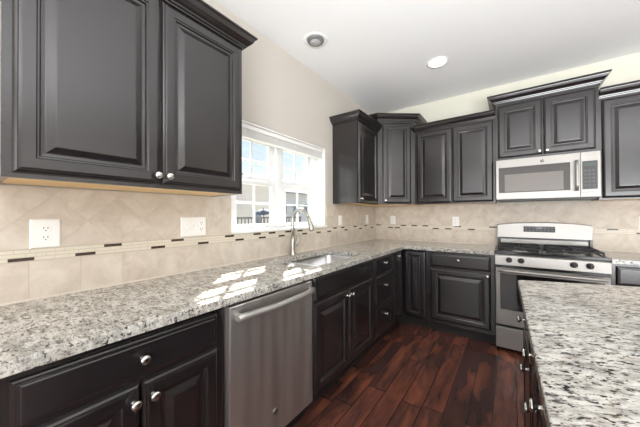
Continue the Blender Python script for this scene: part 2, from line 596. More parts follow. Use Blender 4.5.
# blind gathered at the top of the window
bl = thing('window_blind', 'white slatted blind drawn up to the top of the window', 'blind', (-0.05, (WY0 + WY1) / 2, 1.87))
hw = (WY1 - WY0) / 2 - 0.018
MB().box(-0.03, 0.035, -hw, hw, 0.062, 0.098, bev=0.004).done('headrail', M_blind, bl)
m = MB()
for i in range(9):
    m.box(-0.025, 0.027, -hw + 0.006, hw - 0.006, 0.012 + i * 0.0054, 0.0152 + i * 0.0054)
m.done('slat_stack', M_blind, bl)
MB().box(-0.026, 0.028, -hw + 0.006, hw - 0.006, 0.0, 0.010, bev=0.003).done('bottom_rail', M_blind, bl)
for y in (-0.45, -0.12, 0.12, 0.45):
    MB().box(0.0282, 0.0300, y - 0.004, y + 0.004, 0.002, 0.061).done('ladder_cord', M_white, bl)
# ------------------------------------------------------------------ cabinets
DOOR = [(0, 0), (0, .006), (.004, .0115), (.010, .0145), (.012, .0185), (.019, .0205), (.052, .0205), (.055, .017), (.060, .0165),
        (.064, .0085), (.074, .0075), (.078, .0085), (.100, .0175), (.104, .018)]
DRAWER = [(0, 0), (0, .006), (.004, .0115), (.009, .0130), (.011, .0165), (.018, .0175), (.021, .020), (.027, .0205)]
WIDEDRAWER = DRAWER
KNOB = [(.0085, 0), (.0085, .0015), (.0055, .004), (.0048, .012), (.006, .015), (.0125, .0185), (.0155, .0215), (.016, .0245),
        (.0135, .028), (.008, .0305), (.002, .031)]
def knob(parent, x, y, z, axis=(0, -1, 0)):
    return MB().lathe(KNOB, (x, y, z), axis, 20).done('knob', M_nickel, parent)
def front(root, kind, x0, x1, z0, z1, yf, knobs=(), prof=None):
    """door or drawer on the face plane y = yf (local, faces -y)"""
    prof = prof or (DOOR if kind == 'door' else DRAWER)
    if kind == 'door':
        w = min(x1 - x0, z1 - z0)
        k = min(1.0, (w / 2 - 0.02) / 0.104)
        if k < 1:
            prof = [(i if i <= 0.019 else 0.019 + (i - 0.019) * (k * 0.104 - 0.019) / 0.085, d) for i, d in prof]
    o = MB().rings_xz(x0, x1, z0, z1, yf, prof).done(kind, M_cab, root)
    for kx, kz in knobs:
        knob(o, kx, yf - prof[-1][1] if kind != 'door' else yf - 0.0205, kz)
    return o
CRP = [(0.001, 0), (0.010, 0), (0.012, .008), (0.020, .012), (0.022, .020), (0.034, .030), (0.048, .048), (0.055, .066),
       (0.057, .072), (0.064, .075), (0.067, .079), (0.067, .088), (0.001, .088)]
def crown_prof(z): return [(o, z + 0.012 + h * 0.86) for o, h in CRP]

def base_cabinet(label, loc, rot, w, fronts, d=0.60, h=0.876, name='base_cabinet', category='cabinet'):
    r = thing(name, label, category, loc, rot)
    t_ = 0.018
    g_ = 0.0005
    m = MB()
    m.box(g_, t_, -d + 0.02, -0.012, 0.105, h)
    m.box(w - t_, w - g_, -d + 0.02, -0.012, 0.105, h)
    m.box(t_, w - t_, -d + 0.02, -0.012, 0.105, 0.123)
    m.box(t_, w - t_, -0.024, -0.012, 0.123, h)
    m.done('carcass', M_cab, r)
    m = MB()
    zs = sorted(set([z for f in fronts for z in (f[3], f[4])]))
    m.box(g_, 0.04, -d, -d + 0.0195, 0.105, h)
    m.box(w - 0.04, w - g_, -d, -d + 0.0195, 0.105, h)
    m.box(0.04, w - 0.04, -d, -d + 0.0195, 0.105, 0.150)
    m.box(0.04, w - 0.04, -d, -d + 0.0195, h - 0.045, h)
    for z in set(f[3] for f in fronts if f[3] > 0.2):
        m.box(0.04, w - 0.04, -d, -d + 0.0195, z - 0.022, z + 0.014)
    m.box(0.04, w - 0.04, -d + 0.012, -d + 0.0195, 0.150, h - 0.045)
    m.done('face_frame', M_cab, r)
    MB().box(g_, w - g_, -d + 0.055, -d + 0.070, 0.0, 0.104).done('toe_kick', M_toe, r)
    for f in fronts:
        front(r, f[0], f[1], f[2], f[3], f[4], -d - 0.0003, f[5])
    return r

LR = PI / 2   # left run: local +x -> world +y, local -y -> world +x
# near-left base: one wide drawer over two doors
base_cabinet('dark wood base cabinet with one wide drawer over two doors, left of the dishwasher', (0, -3.60, 0), LR, 0.655, [
    ('drawer', 0.036, 0.617, 0.712, 0.850, [(0.330, 0.785)]),
    ('door', 0.030, 0.325, 0.125, 0.700, [(0.304, 0.648)]),
    ('door', 0.331, 0.617, 0.125, 0.700, [(0.361, 0.648)])])
# sink base
base_cabinet('dark wood sink base cabinet with a plain false front over two doors, under the sink', (0, -2.334, 0), LR, 0.932, [
    ('false_front', 0.030, 0.905, 0.712, 0.866, []),
    ('door', 0.030, 0.462, 0.125, 0.700, [(0.438, 0.655)]),
    ('door', 0.468, 0.905, 0.125, 0.700, [(0.494, 0.655)])])
# three drawers
base_cabinet('narrow dark wood cabinet of three stacked drawers between sink base and corner', (0, -1.401, 0), LR, 0.472, [
    ('drawer', 0.022, 0.448, 0.712, 0.866, [(0.237, 0.797)]),
    ('drawer', 0.022, 0.448, 0.425, 0.700, [(0.237, 0.580)]),
    ('drawer', 0.022, 0.448, 0.125, 0.413, [(0.237, 0.300)])])
# lazy-susan corner
r = thing('corner_base_cabinet', 'dark wood inside-corner base cabinet with two full-height door leaves at right angles', 'cabinet', (0, 0, 0))
m = MB()
m.poly([(0.012, -0.012), (0.012, -0.927), (0.600, -0.927), (0.600, -0.600), (0.888, -0.600), (0.888, -0.012)], 0.105, 0.876)
m.done('carcass', M_cab, r)
m = MB()
m.poly([(0.53, -0.927), (0.545, -0.927), (0.545, -0.545), (0.888, -0.545), (0.888, -0.53), (0.53, -0.53)], 0.0, 0.1045)
m.done('toe_kick', M_toe, r)
d1 = MB().rings_xz(0.628, 0.868, 0.125, 0.866, -0.6003, [(i * (1 if i < .02 else .93), d) for i, d in DOOR]).done('door', M_cab, r)
m = MB().rings_xz(-0.905, -0.6285, 0.125, 0.866, -0.6003, DOOR)
m.bm.transform(Matrix.Rotation(PI / 2, 4, 'Z'))
d2 = m.done('door', M_cab, r)
MB().lathe(KNOB, (0.6208, -0.79, 0.812), (1, 0, 0), 20).done('knob', M_nickel, d2)
# back run
base_cabinet('dark wood base cabinet with one drawer over a single wide door, left of the range', (0.889, 0, 0), 0, 0.607, [
    ('drawer', 0.022, 0.575, 0.706, 0.856, [(0.298, 0.795)]),
    ('door', 0.022, 0.575, 0.140, 0.690, [(0.549, 0.664)])])
base_cabinet('dark wood base cabinet with one drawer right of the range, partly behind the island', (2.259, 0, 0), 0, 0.76, [
    ('drawer', 0.030, 0.730, 0.706, 0.856, [(0.38, 0.785)]),
    ('door', 0.030, 0.377, 0.140, 0.690, [(0.350, 0.655)]),
    ('door', 0.383, 0.730, 0.140, 0.690, [(0.410, 0.655)])])

# upper cabinets
def upper(label, loc, rot, w, z0, z1, d, doors, crown_path, crz, name='wall_cabinet', drop=0.0):
    r = thing(name, label, 'cabinet', (loc[0], loc[1], z0), rot)
    h = z1 - z0
    m = MB()
    g_ = 0.0006
    m.box(g_, 0.018, -d + 0.019, -0.001, 0, h)
    m.box(w - 0.018, w - g_, -d + 0.019, -0.001, 0, h)
    m.box(0.018, w - 0.018, -d + 0.019, -0.001, 0.024, h)
    m.done('carcass', M_cab, r)
    MB().box(0.019, w - 0.019, -d + 0.0195, -0.0085, 0.0015, 0.0235).done('underside', M_maple, r)
    m = MB()
    m.box(g_, w - g_, -d, -d + 0.0185, 0, h)
    m.done('face_frame', M_cab, r)
    for (x0, x1, a, b, kn) in doors:
        front(r, 'door', x0, x1, a - z0, b - z0, -d - 0.0003, [(kx, kz - z0) for kx, kz in kn])
    MB().crown(crown_path, crown_prof(crz - z0)).done('crown_moulding', M_cab, r)
    return r
D = 0.308
w_ = 0.938
upper('large dark wood wall cabinet with two doors, nearest, left of the window', (0, -3.558), LR, w_, 1.392, 2.335, D, [
    (0.024, 0.473, 1.408, 2.266, [(0.4535, 1.447)]),
    (0.479, w_ - 0.014, 1.408, 2.266, [(0.5025, 1.447)])],
    [(-0.0005, -0.001), (-0.0005, -D - 0.0005), (w_ + 0.0005, -D - 0.0005), (w_ + 0.0005, -0.001)], 2.262)
w_ = 0.541
upper('narrow dark wood wall cabinet just right of the window, its side panel catching window light', (0, -1.143), LR, w_, 1.390, 2.335, D, [
    (0.020, w_ - 0.040, 1.403, 2.262, [(0.048, 1.440)])],
    [(-0.0005, -0.001), (-0.0005, -D - 0.0005), (w_ - 0.002, -D - 0.0005)], 2.262)
w_ = 0.822
upper('dark wood wall cabinet with two equal doors between corner cabinet and microwave', (0.6745, 0), 0, w_, 1.390, 2.335, D, [
    (0.014, 0.4065, 1.403, 2.258, []),
    (0.4125, w_ - 0.020, 1.403, 2.258, [])],
    [(0.002, -D - 0.0005), (w_ - 0.001, -D - 0.0005)], 2.262)
w_ = 0.757
upper('dark wood wall cabinet with two short doors set higher, directly above the microwave', (1.4985, 0), 0, w_, 1.816, 2.460, 0.345, [
    (0.022, 0.3745, 1.838, 2.372, [(0.350, 1.866)]),
    (0.3825, w_ - 0.022, 1.838, 2.372, [(0.407, 1.866)])],
    [(-0.0005, -0.001), (-0.0005, -0.3455), (w_ + 0.0005, -0.3455), (w_ + 0.0005, -0.001)], 2.392)
w_ = 0.93
upper('dark wood wall cabinet right of the microwave, cut off by the picture edge', (2.2585, 0), 0, w_, 1.390, 2.340, D, [
    (0.018, 0.460, 1.403, 2.262, []),
    (0.466, w_ - 0.018, 1.403, 2.262, [])],
    [(0.002, -D - 0.0005), (w_ - 0.001, -D - 0.0005)], 2.268)
# diagonal corner wall cabinet
r = thing('corner_wall_cabinet', 'taller dark wood diagonal corner wall cabinet with one door', 'cabinet', (0, 0, 1.390))
C0, C1 = 0.600, 0.672
pl = [(0.001, -0.001), (0.001, -C0), (D, -C0), (C1, -D), (C1, -0.001)]
MB().poly(pl, 0.0, 1.078).done('carcass', M_cab, r)
MB().poly([(0.02, -0.02), (0.02, -C0 + .02), (D - 0.01, -C0 + .02), (C1 - .02, -D + 0.01), (C1 - .02, -0.02)], -0.006, -0.0005).done('underside', M_maple, r)
dv = Vector((C1 - D, C0 - D, 0))
L = dv.length
rotd = math.atan2(dv.y, dv.x)
Mx = Matrix.Translation((D, -C0, 0)) @ Matrix.Rotation(rotd, 4, 'Z')
m = MB().rings_xz(0.058, L - 0.058, 0.014, 1.000, -0.0003, DOOR)
m.bm.transform(Mx)
dd = m.done('door', M_cab, r)
m = MB().lathe(KNOB, (0.085, -0.0208, 0.050), (0, -1, 0), 20)
m.bm.transform(Mx)
m.done('knob', M_nickel, dd)
MB().crown([(0.002, -C0 - 0.0005), (D, -C0 - 0.0005), (C1 + 0.0005, -D), (C1 + 0.0005, -0.002)], crown_prof(1.012)).done('crown_moulding', M_cab, r)

# ------------------------------------------------------------------ countertops
SX0, SX1, SY0, SY1, SDV = 0.150, 0.545, -2.270, -1.470, -1.985   # sink cut-out
ct = MB()
holes = [rrect(SX0, SX1, SY0, SY1, 0.055)]
ct.poly([(0.001, -3.95), (0.648, -3.95), (0.648, -0.648), (1.4965, -0.648), (1.4965, -0.001), (0.001, -0.001)], 0.8775, 0.914, holes)
o = ct.done('countertop', M_gran, loc=(0.3, -2.0, 0.8775), bevel=0.004)
tag(o, 'L-shaped speckled granite countertop with the sink, running under the window into the corner', 'countertop')
o = MB().box(2.2585, 3.02, -0.648, -0.001, 0.8775, 0.914).done('countertop', M_gran, loc=(2.64, -0.32, 0.8775), bevel=0.004)
tag(o, 'small speckled granite countertop right of the range', 'countertop')

# sink: two bowls under the counter
sk = thing('kitchen_sink', 'stainless steel undermount double bowl sink below the window', 'sink', ((SX0 + SX1) / 2, (SY0 + SY1) / 2, 0.877))
ox, oy = (SX0 + SX1) / 2, (SY0 + SY1) / 2
def bowl(y0, y1, depth):
    m = MB()
    x0, x1 = SX0 - ox, SX1 - ox
    rings = []
    for ins, z, rr in ((-0.018, -0.0005, .06), (-0.018, -0.003, .06), (0.001, -0.003, .055), (0.006, -0.012, .055), (0.010, -depth + 0.03, .05), (0.02, -depth + 0.008, .045), (0.045, -depth, .035)):
        rings.append([(p[0], p[1], z) for p in rrect(x0 + ins, x1 - ins, y0 - oy + ins * (1 if ins > 0 else 0.4), y1 - oy - ins * (1 if ins > 0 else 0.4), rr, 6)])
    m.loops(rings, cap0=False, cap1=True, smooth=True)
    return m.done('bowl', M_sink, sk)
for (a, b, dp) in ((SY0, SDV - 0.012, 0.16), (SDV + 0.012, SY1, 0.20)):
    bw = bowl(a, b, dp)
    MB().lathe([(0.042, 0.0), (0.042, 0.003), (0.036, 0.004), (0.030, 0.001), (0.004, 0.001)], (0.0, (a + b) / 2 - oy, -dp + 0.0006), (0, 0, 1), 20).done('drain', M_nickel, bw)
# faucet
fx0, fy0 = 0.080, -1.905
fc = thing('kitchen_faucet', 'brushed nickel high-arc pull-down faucet behind the sink', 'faucet', (fx0, fy0, 0.9145))
m = MB()
m.lathe([(0.028, 0), (0.028, 0.006), (0.024, 0.012), (0.021, 0.05), (0.0215, 0.10), (0.019, 0.135), (0.0150, 0.17)], (0, 0, 0), n=24)
m.done('body', M_faucet, fc)
pts = [(0, 0, 0.15), (0, 0, 0.24), (0.0, 0, 0.31)]
R_ = 0.088
for i in range(1, 13):
    a = PI - i * PI / 12 * 0.93
    pts.append((R_ + R_ * math.cos(a), 0.0, 0.31 + R_ * math.sin(a)))
m = MB().tube(pts, [0.0145] * 3 + [0.0135] * 12, 14)
m.done('spout', M_faucet, fc)
p = Vector(pts[-1])
dn = (Vector(pts[-1]) - Vector(pts[-2])).normalized()
m = MB().lathe([(0.0135, 0), (0.015, 0.01), (0.0155, 0.03), (0.019, 0.06), (0.022, 0.095), (0.021, 0.112), (0.017, 0.116)], p, dn, 20)
m.done('spray_head', M_faucet, fc)
m = MB().cyl((0.0, 0.012, 0.085), (0.0, 0.052, 0.085), 0.0165, 0.0155)
m.tube([(0, 0.046, 0.085), (0.002, 0.060, 0.105), (0.004, 0.074, 0.145), (0.006, 0.084, 0.19)], [0.011, 0.0095, 0.008, 0.006], 10)
m.done('handle', M_faucet, fc)

# ------------------------------------------------------------------ backsplash
bs = thing('tile_backsplash', 'beige stone tile backsplash with dark mosaic accents along the window wall', 'backsplash', (0, -2.0, 0.914))
Z0, Z1, Z2, Z3 = 0.9175, 1.075, 1.130, 1.3885
def bsbox(parent, name, mt, boxes):
    m = MB()
    for b in boxes:
        m.box(*b)
    o = m.done(name, mt, parent)
    return o
def fix(o, parent):
    # keep object coordinates equal to world coordinates for the tile layout
    o.matrix_parent_inverse = Matrix.Translation(parent.location).inverted()
LB = -3.95
fix(bsbox(bs, 'square_tile_course', M_tileL, [(0.0005, 0.008, LB, -0.0005, Z0, Z1)]), bs)
fix(bsbox(bs, 'diamond_tile_field', M_tileLd, [(0.0005, 0.008, LB, WY0 - 0.001, Z2, Z3)]), bs)
fix(bsbox(bs, 'diamond_tile_field', M_tileLd, [(0.0005, 0.008, WY1 + 0.001, -0.0085, Z2, Z3)]), bs)
fix(bsbox(bs, 'caulk_line', M_caulk, [(0.0005, 0.013, LB, -0.0005, 0.9143, Z0 + 0.004)]), bs)
def strip(parent, axis, a0, a1, lower, upper_):
    m = MB()
    def bx(u0, u1, z0, z1, t):
        if axis == 'y': m.box(0.0005, t, u0, u1, z0, z1)
        else: m.box(u0, u1, -t, -0.0005, z0, z1)
    m.mi = 0
    bx(a0, a1, Z1, Z2, 0.0072)
    rnd = random.Random(3)
    dark_l = 0.072
    rows = [(1.0785, 1.0955, lower), (1.0975, 1.1115, []), (1.1135, 1.1285, upper_)]
    rows = [(1.0785, 1.0905, []), (1.0800, 1.0930, lower)][1:] + [(1.0955, 1.1090, []), (1.1115, 1.1245, upper_)]
    for (z0, z1, dark) in rows:
        u = a0 + 0.001
        spots = sorted(dark)
        while u < a1 - 0.01:
            nxt = [s for s in spots if s - dark_l / 2 >= u - 0.001]
            lim = (nxt[0] - dark_l / 2) if nxt else a1
            if lim - u < 0.004:
                m.mi = 1
                bx(u, u + dark_l, z0, z1, 0.0092)
                spots = nxt[1:]
                u += dark_l + 0.002
                continue
            ln = min(rnd.choice((0.03, 0.045, 0.06, 0.075)), lim - u, a1 - u)
            if lim - u - ln < 0.012: ln = lim - u
            m.mi = 2
            bx(u, u + ln - 0.002, z0, z1, 0.0085)
            u += ln
    m.mi = 0
    return fix(m.done('mosaic_strip', [M_grout, M_brownstick, M_ivory], parent), parent)
lowL = [-3.76, -3.482, -3.280, -2.964, -2.693, -2.409, -2.19, -1.969, -1.653, -1.424, -1.228, -0.862, -0.483, -0.13]
upL = [-3.60, -3.174, -2.856, -2.496, -2.243, -2.082, -1.886, -1.720, -1.108, -0.938, -0.634, -0.335]
strip(bs, 'y', LB, -0.0095, lowL, upL)
bb = thing('tile_backsplash', 'pale stone tile backsplash behind the range, across the back wall', 'backsplash', (1.5, 0, 0.914))
fix(bsbox(bb, 'square_tile_course', M_tileB, [(0.0095, 3.2, -0.008, -0.0005, Z0, Z1)]), bb)
fix(bsbox(bb, 'diamond_tile_field', M_tileBd, [(0.0095, 3.2, -0.008, -0.0005, Z2, Z3)]), bb)
fix(bsbox(bb, 'caulk_line', M_caulk, [(0.0145, 1.4965, -0.013, -0.0005, 0.9143, Z0 + 0.004)]), bb)
fix(bsbox(bb, 'caulk_line', M_caulk, [(2.2585, 3.02, -0.013, -0.0005, 0.9143, Z0 + 0.004)]), bb)
strip(bb, 'x', 0.0105, 3.2, [0.235, 0.335, 0.838, 0.985, 1.237, 1.70, 2.10, 2.585, 2.86], [0.055, 0.42, 0.566, 0.71, 1.09, 1.455, 1.90, 2.21, 2.40, 2.73])

# ------------------------------------------------------------------ outlets and switches (local: faces -y)
def duplex(m, cx_, zc):
    m.mi = 0
    for dz in (-0.0195, 0.0195):
        m.mi = 2
        m.lathe([(0.0165, 0), (0.0165, 0.0015), (0.0155, 0.0022)], (cx_, -0.0058, zc + dz), (0, -1, 0), 20)
        m.mi = 1
        m.box(cx_ - 0.0075, cx_ - 0.0050, -0.0086, -0.0079, zc + dz + 0.000, zc + dz + 0.008)
        m.box(cx_ + 0.0050, cx_ + 0.0075, -0.0086, -0.0079, zc + dz + 0.000, zc + dz + 0.008)
        m.lathe([(0.0026, 0), (0.0026, 0.0007)], (cx_, -0.0079, zc + dz - 0.0065), (0, -1, 0), 10)
def plate(label, loc, rot, w, h, gangs, cat='outlet', group=None):
    r = thing('outlet_cover' if cat == 'outlet' else 'switch_plate', label, cat, loc, rot, group)
    m = MB()
    m.rings_xz(-w / 2, w / 2, -h / 2, h / 2, 0, [(0, 0), (0, .003), (.004, .0056), (.006, .006)])
    m.done('cover_plate', M_plate, r)
    n = len(gangs)
    for i, k in enumerate(gangs):
        cx_ = (i - (n - 1) / 2) * 0.046
        m = MB()
        if k == 'duplex':
            duplex(m, cx_, 0)
            m.done('receptacle', [M_plate, M_slot, M_white], r)
        elif k == 'toggle':
            m.box(cx_ - 0.0055, cx_ + 0.0055, -0.0075, -0.0061, -0.013, 0.013)
            m.loops([[(cx_ - 0.0045, -0.0076, -0.004), (cx_ + 0.0045, -0.0076, -0.004), (cx_ + 0.0045, -0.0076, 0.008), (cx_ - 0.0045, -0.0076, 0.008)],
                     [(cx_ - 0.0035, -0.017, 0.006), (cx_ + 0.0035, -0.017, 0.006), (cx_ + 0.0035, -0.017, 0.012), (cx_ - 0.0035, -0.017, 0.012)]])
            m.done('toggle', M_white, r)
        elif k == 'rocker':
            m.rings_xz(cx_ - 0.0165, cx_ + 0.0165, -0.0335, 0.0335, -0.0061, [(0, 0), (0.001, 0.0015), (0.003, 0.002), (0.005, 0.0035)])
            m.done('rocker', M_white, r)
    return r
XL = 0.0084
plate('white double socket outlet on the tile, furthest left', (XL, -3.413, 1.190), LR, 0.094, 0.122, ['duplex'])
plate('wide white plate with two switches and an outlet, beside the window', (XL, -2.757, 1.196), LR, 0.162, 0.118, ['toggle', 'toggle', 'duplex'], 'switch')
plate('white single switch plate just right of the window, under the narrow wall cabinet', (XL, -0.995, 1.200), LR, 0.074, 0.118, ['rocker'], 'switch')
plate('white single plate on the window wall nearest the corner', (XL, -0.290, 1.205), LR, 0.074, 0.118, ['rocker'], 'switch')
plate('white outlet plate on the back wall nearest the corner', (0.272, -XL, 1.192), 0, 0.074, 0.118, ['duplex'])
plate('white outlet plate on the back wall just left of the range', (1.070, -XL, 1.180), 0, 0.074, 0.118, ['duplex'])
plate('white outlet plate right of the range, at the picture edge', (2.603, -XL, 1.182), 0, 0.078, 0.122, ['duplex'])

# ------------------------------------------------------------------ dishwasher (local: x along the run, faces -y)
dw = thing('dishwasher', 'stainless steel dishwasher with a bowed bar handle', 'dishwasher', (0, -2.9425, 0), LR)
w_ = 0.606
MB().box(0.004, w_ - 0.004, -0.585, -0.015, 0.112, 0.866).done('tub_housing', M_plastic, dw)
m = MB().box(0.006, w_ - 0.003, -0.628, -0.5855, 0.115, 0.860, bev=0.006)
m.done('door', M_steelv, dw)
m = MB()
m.box(0.010, w_ - 0.008, -0.612, -0.5855, 0.8605, 0.868)
m.done('control_strip', M_plastic, dw)
MB().box(0.006, w_ - 0.006, -0.56, -0.54, 0.0, 0.111).done('toe_kick', M_plastic, dw)
m = MB()
pts = [(0.030 + (w_ - 0.06) * i / 16, -0.655 - 0.026 * math.sin(PI * i / 16) ** 0.8, 0.812) for i in range(17)]
m.tube(pts, 0.0145, 14, flat=1.15)
for x in (0.040, w_ - 0.040):
    m.box(x - 0.013, x + 0.013, -0.660, -0.6285, 0.797, 0.827, bev=0.004)
m.done('handle', M_steel, dw)
m = MB()
m.mi = 0
m.lathe([(0.016, 0), (0.016, 0.002), (0.014, 0.0028)], (0.283, -0.6285, 0.245), (0, -1, 0), 28)
m.mi = 1
m.lathe([(0.0122, 0), (0.0122, 0.0006)], (0.283, -0.6314, 0.245), (0, -1, 0), 28)
m.mi = 0
def swirl(m, cx_, y, cz_, s_):
    """script monogram drawn as fine curls"""
    for sx in (-1, 1):
        pts = []
        for i in range(15):
            a = -0.6 + i * 0.36
            rr = s_ * (0.34 - 0.012 * i)
            pts.append((cx_ + sx * s_ * 0.28 + rr * math.cos(a) * sx, y, cz_ + rr * math.sin(a) * 1.5))
        m.tube(pts, s_ * 0.05, 6)
swirl(m, 0.283, -0.6323, 0.245, 0.011)
m.done('round_badge', [M_nickel, M_logo], dw)

# ------------------------------------------------------------------ range
rg = thing('gas_range', 'stainless steel freestanding gas range with black cooktop', 'range', (1.500, 0, 0))
w_ = 0.755
m = MB()
m.box(0.002, w_ - 0.002, -0.635, -0.02, 0.03, 0.905)
for x in (0.05, w_ - 0.05):
    for y in (-0.57, -0.08):
        m.cyl((x, y, 0), (x, y, 0.03), 0.018)
m.done('body', M_plastic, rg)
# drawer, door
m = MB().box(0.004, w_ - 0.004, -0.668, -0.6355, 0.035, 0.222, bev=0.005)
dr = m.done('warming_drawer', M_steel, rg)
m = MB()
m.rings_xz(0.004, w_ - 0.004, 0.250, 0.772, -0.6355, [(0, 0), (0, 0.030), (0.005, 0.036)])
door = m.done('oven_door', M_steel, rg)
MB().rings_xz(0.040, w_ - 0.040, 0.392, 0.722, -0.6722, [(0, 0), (0, 0.001), (0.002, 0.002)]).done('oven_window', M_glassb, door)
m = MB()
m.tube([(0.030 + (w_ - 0.06) * i / 10, -0.712 - 0.006 * math.sin(PI * i / 10), 0.752) for i in range(11)], 0.013, 14)
for x in (0.05, w_ - 0.05):
    m.box(x - 0.015, x + 0.015, -0.708, -0.6718, 0.742, 0.762, bev=0.004)
m.done('handle', M_steel, door)
MB().box(0.004, w_ - 0.004, -0.650, -0.6355, 0.774, 0.797).done('vent_gap', M_black, rg)
# control panel and knobs
m = MB()
m.profile_x([(-0.6355, 0.798), (-0.672, 0.798), (-0.676, 0.802), (-0.668, 0.884), (-0.660, 0.892), (-0.6355, 0.892)], 0.003, w_ - 0.003)
cp = m.done('control_panel', M_steel, rg)
for x in (0.108, 0.196, 0.541, 0.635):
    m = MB()
    m.lathe([(0.024, 0), (0.024, 0.004), (0.020, 0.006), (0.019, 0.024), (0.017, 0.028), (0.004, 0.029)], (x, -0.6735, 0.848), (0, -1, 0.1), 24)
    m.box(x - 0.004, x + 0.004, -0.712, -0.700, 0.832, 0.869, bev=0.0015)
    m.done('burner_knob', M_plastic, rg)
# cooktop with raised rim
m = MB()
m.box(0.0015, w_ - 0.0015, -0.668, -0.02, 0.9055, 0.9125)
m.box(0.0015, w_ - 0.0015, -0.668, -0.645, 0.9125, 0.924, bev=0.003)
m.box(0.0015, 0.018, -0.645, -0.105, 0.9125, 0.922)
m.box(w_ - 0.018, w_ - 0.0015, -0.645, -0.105, 0.9125, 0.922)
m.done('cooktop', M_black, rg)
for bx_, by_, br in ((0.19, -0.50, 0.045), (0.565, -0.50, 0.052), (0.19, -0.235, 0.038), (0.565, -0.235, 0.042)):
    m = MB()
    m.mi = 0
    m.lathe([(br + 0.02, 0), (br + 0.016, 0.004), (br, 0.006), (br, 0.012)], (bx_, by_, 0.9127), n=24)
    m.mi = 1
    m.lathe([(br * 0.85, 0), (br * 0.85, 0.007), (br * 0.7, 0.010)], (bx_, by_, 0.9249), n=24)
    m.done('burner', [M_steel, M_iron], rg)
for gx in (0.19, 0.565):
    m = MB()
    x0, x1, y0, y1 = gx - 0.155, gx + 0.155, -0.625, -0.125
    z = 0.953
    b_ = 0.0055
    for (a, b, c_, d_) in ((x0, x1, y0, y0), (x0, x1, y1, y1), (x0, x0, y0, y1), (x1, x1, y0, y1), (x0, x1, (y0 + y1) / 2, (y0 + y1) / 2)):
        m.box(a - b_, b + b_, c_ - b_, d_ + b_, z - 0.006, z + 0.006, bev=0.002)
    for cy_ in (-0.50, -0.235):
        for k in range(4):
            a = k * PI / 2
            ex = (0.155, 0.125)[k % 2]
            if k % 2 == 1:
                lim = (y1 - cy_) if k == 1 and cy_ > -0.4 else ((cy_ - y0) if k == 3 and cy_ < -0.4 else 0.125)
                ex = lim
            m.tube([(gx + math.cos(a) * 0.026, cy_ + math.sin(a) * 0.026, z + 0.004), (gx + math.cos(a) * (ex - 0.004), cy_ + math.sin(a) * (ex - 0.004), z + 0.002)], 0.0052, 8)
    for (fx_, fy_) in ((x0, y0), (x1, y0), (x0, y1), (x1, y1)):
        m.box(fx_ - 0.006, fx_ + 0.006, fy_ - 0.006, fy_ + 0.006, 0.9128, z - 0.004)
    m.done('burner_grate', M_iron, rg)
# backguard
m = MB()
m.mi = 0
arch = []
n = 16
for i in range(n + 1):
    u = i / n
    arch.append((0.004 + (w_ - 0.008) * u, 1.150 + 0.030 * math.sin(PI * u) ** 0.6))
front_ = [(x, -0.085, z) for x, z in arch]
# black surround
m.box(0.002, w_ - 0.002, -0.060, -0.018, 0.9128, 1.150)
m.box(0.002, 0.020, -0.088, -0.060, 0.9128, 1.060)
m.box(w_ - 0.020, w_ - 0.002, -0.088, -0.060, 0.9128, 1.060)
m.done('backguard', M_black, rg)
m = MB()
lo = 1.018
ringF = [(0.003, -0.098, lo)] + [(x, -0.090, z - 0.006) for x, z in arch] + [(w_ - 0.003, -0.098, lo)]
ringM = [(0.003, -0.093, lo)] + [(x, -0.082, z) for x, z in arch] + [(w_ - 0.003, -0.093, lo)]
ringB = [(0.003, -0.0605, lo)] + [(x, -0.0605, z) for x, z in arch] + [(w_ - 0.003, -0.0605, lo)]
m.loops([ringB, ringM, ringF])
bgp = m.done('backguard_panel', M_steel, rg)
m = MB()
m.mi = 0
m.box(0.232, 0.485, -0.1000, -0.0955, 1.080, 1.138, bev=0.002)
m.mi = 1
for i in range(8):
    for j in range(2):
        x = 0.245 + i * 0.030
        if 3 <= i <= 4 and j == 1: continue
        m.box(x, x + 0.017, -0.1008, -0.1002, 1.090 + j * 0.026, 1.100 + j * 0.026)
m.mi = 2
m.box(0.335, 0.382, -0.1008, -0.1002, 1.112, 1.130)
m.done('clock_keypad', [M_plastic, mat('dim_key_print', lin(84, 84, 84), 0.5), mat('clock_display', lin(30, 44, 40), 0.2)], bgp)
MB().box(0.030, w_ - 0.030, -0.082, -0.0605, 0.950, 1.000, bev=0.004).done('backguard_vent', M_steel, rg)

# ------------------------------------------------------------------ microwave
mw = thing('microwave', 'stainless steel over-the-range microwave hanging above the range', 'microwave', (1.500, 0, 1.410))
H = 0.404
MB().box(0.002, w_ - 0.002, -0.370, -0.010, 0.0, H - 0.0).done('housing', M_plastic, mw)
xd = 0.625
m = MB().box(0.003, xd, -0.402, -0.3705, 0.004, H - 0.004, bev=0.003)
md = m.done('door', M_steel, mw)
MB().rings_xz(0.028, 0.560, 0.070, 0.322, -0.4022, [(0, 0), (0, 0.001), (0.002, 0.0015)]).done('door_glass', M_mwglass, md)
MB().rings_xz(0.075, 0.515, 0.078, 0.250, -0.4039, [(0, 0), (0.001, 0.0006)]).done('window_screen', M_mwin, md)
m = MB()
m.tube([(0.600, -0.436, 0.060), (0.600, -0.438, 0.12), (0.600, -0.438, 0.27), (0.600, -0.436, 0.330)], 0.0125, 14)
for z in (0.075, 0.315):
    m.box(0.590, 0.610, -0.432, -0.4022, z - 0.010, z + 0.010, bev=0.003)
m.done('handle', M_steel, md)
m = MB()
m.lathe([(0.0145, 0), (0.0145, 0.0015), (0.0125, 0.002)], (0.366, -0.4023, 0.357), (0, -1, 0), 24)
m.mi = 1
swirl(m, 0.366, -0.4048, 0.357, 0.010)
m.done('round_badge', [M_logo, M_nickel], md)
m = MB()
m.mi = 0
m.box(xd + 0.002, w_ - 0.003, -0.402, -0.3705, 0.004, H - 0.004, bev=0.003)
m.mi = 1
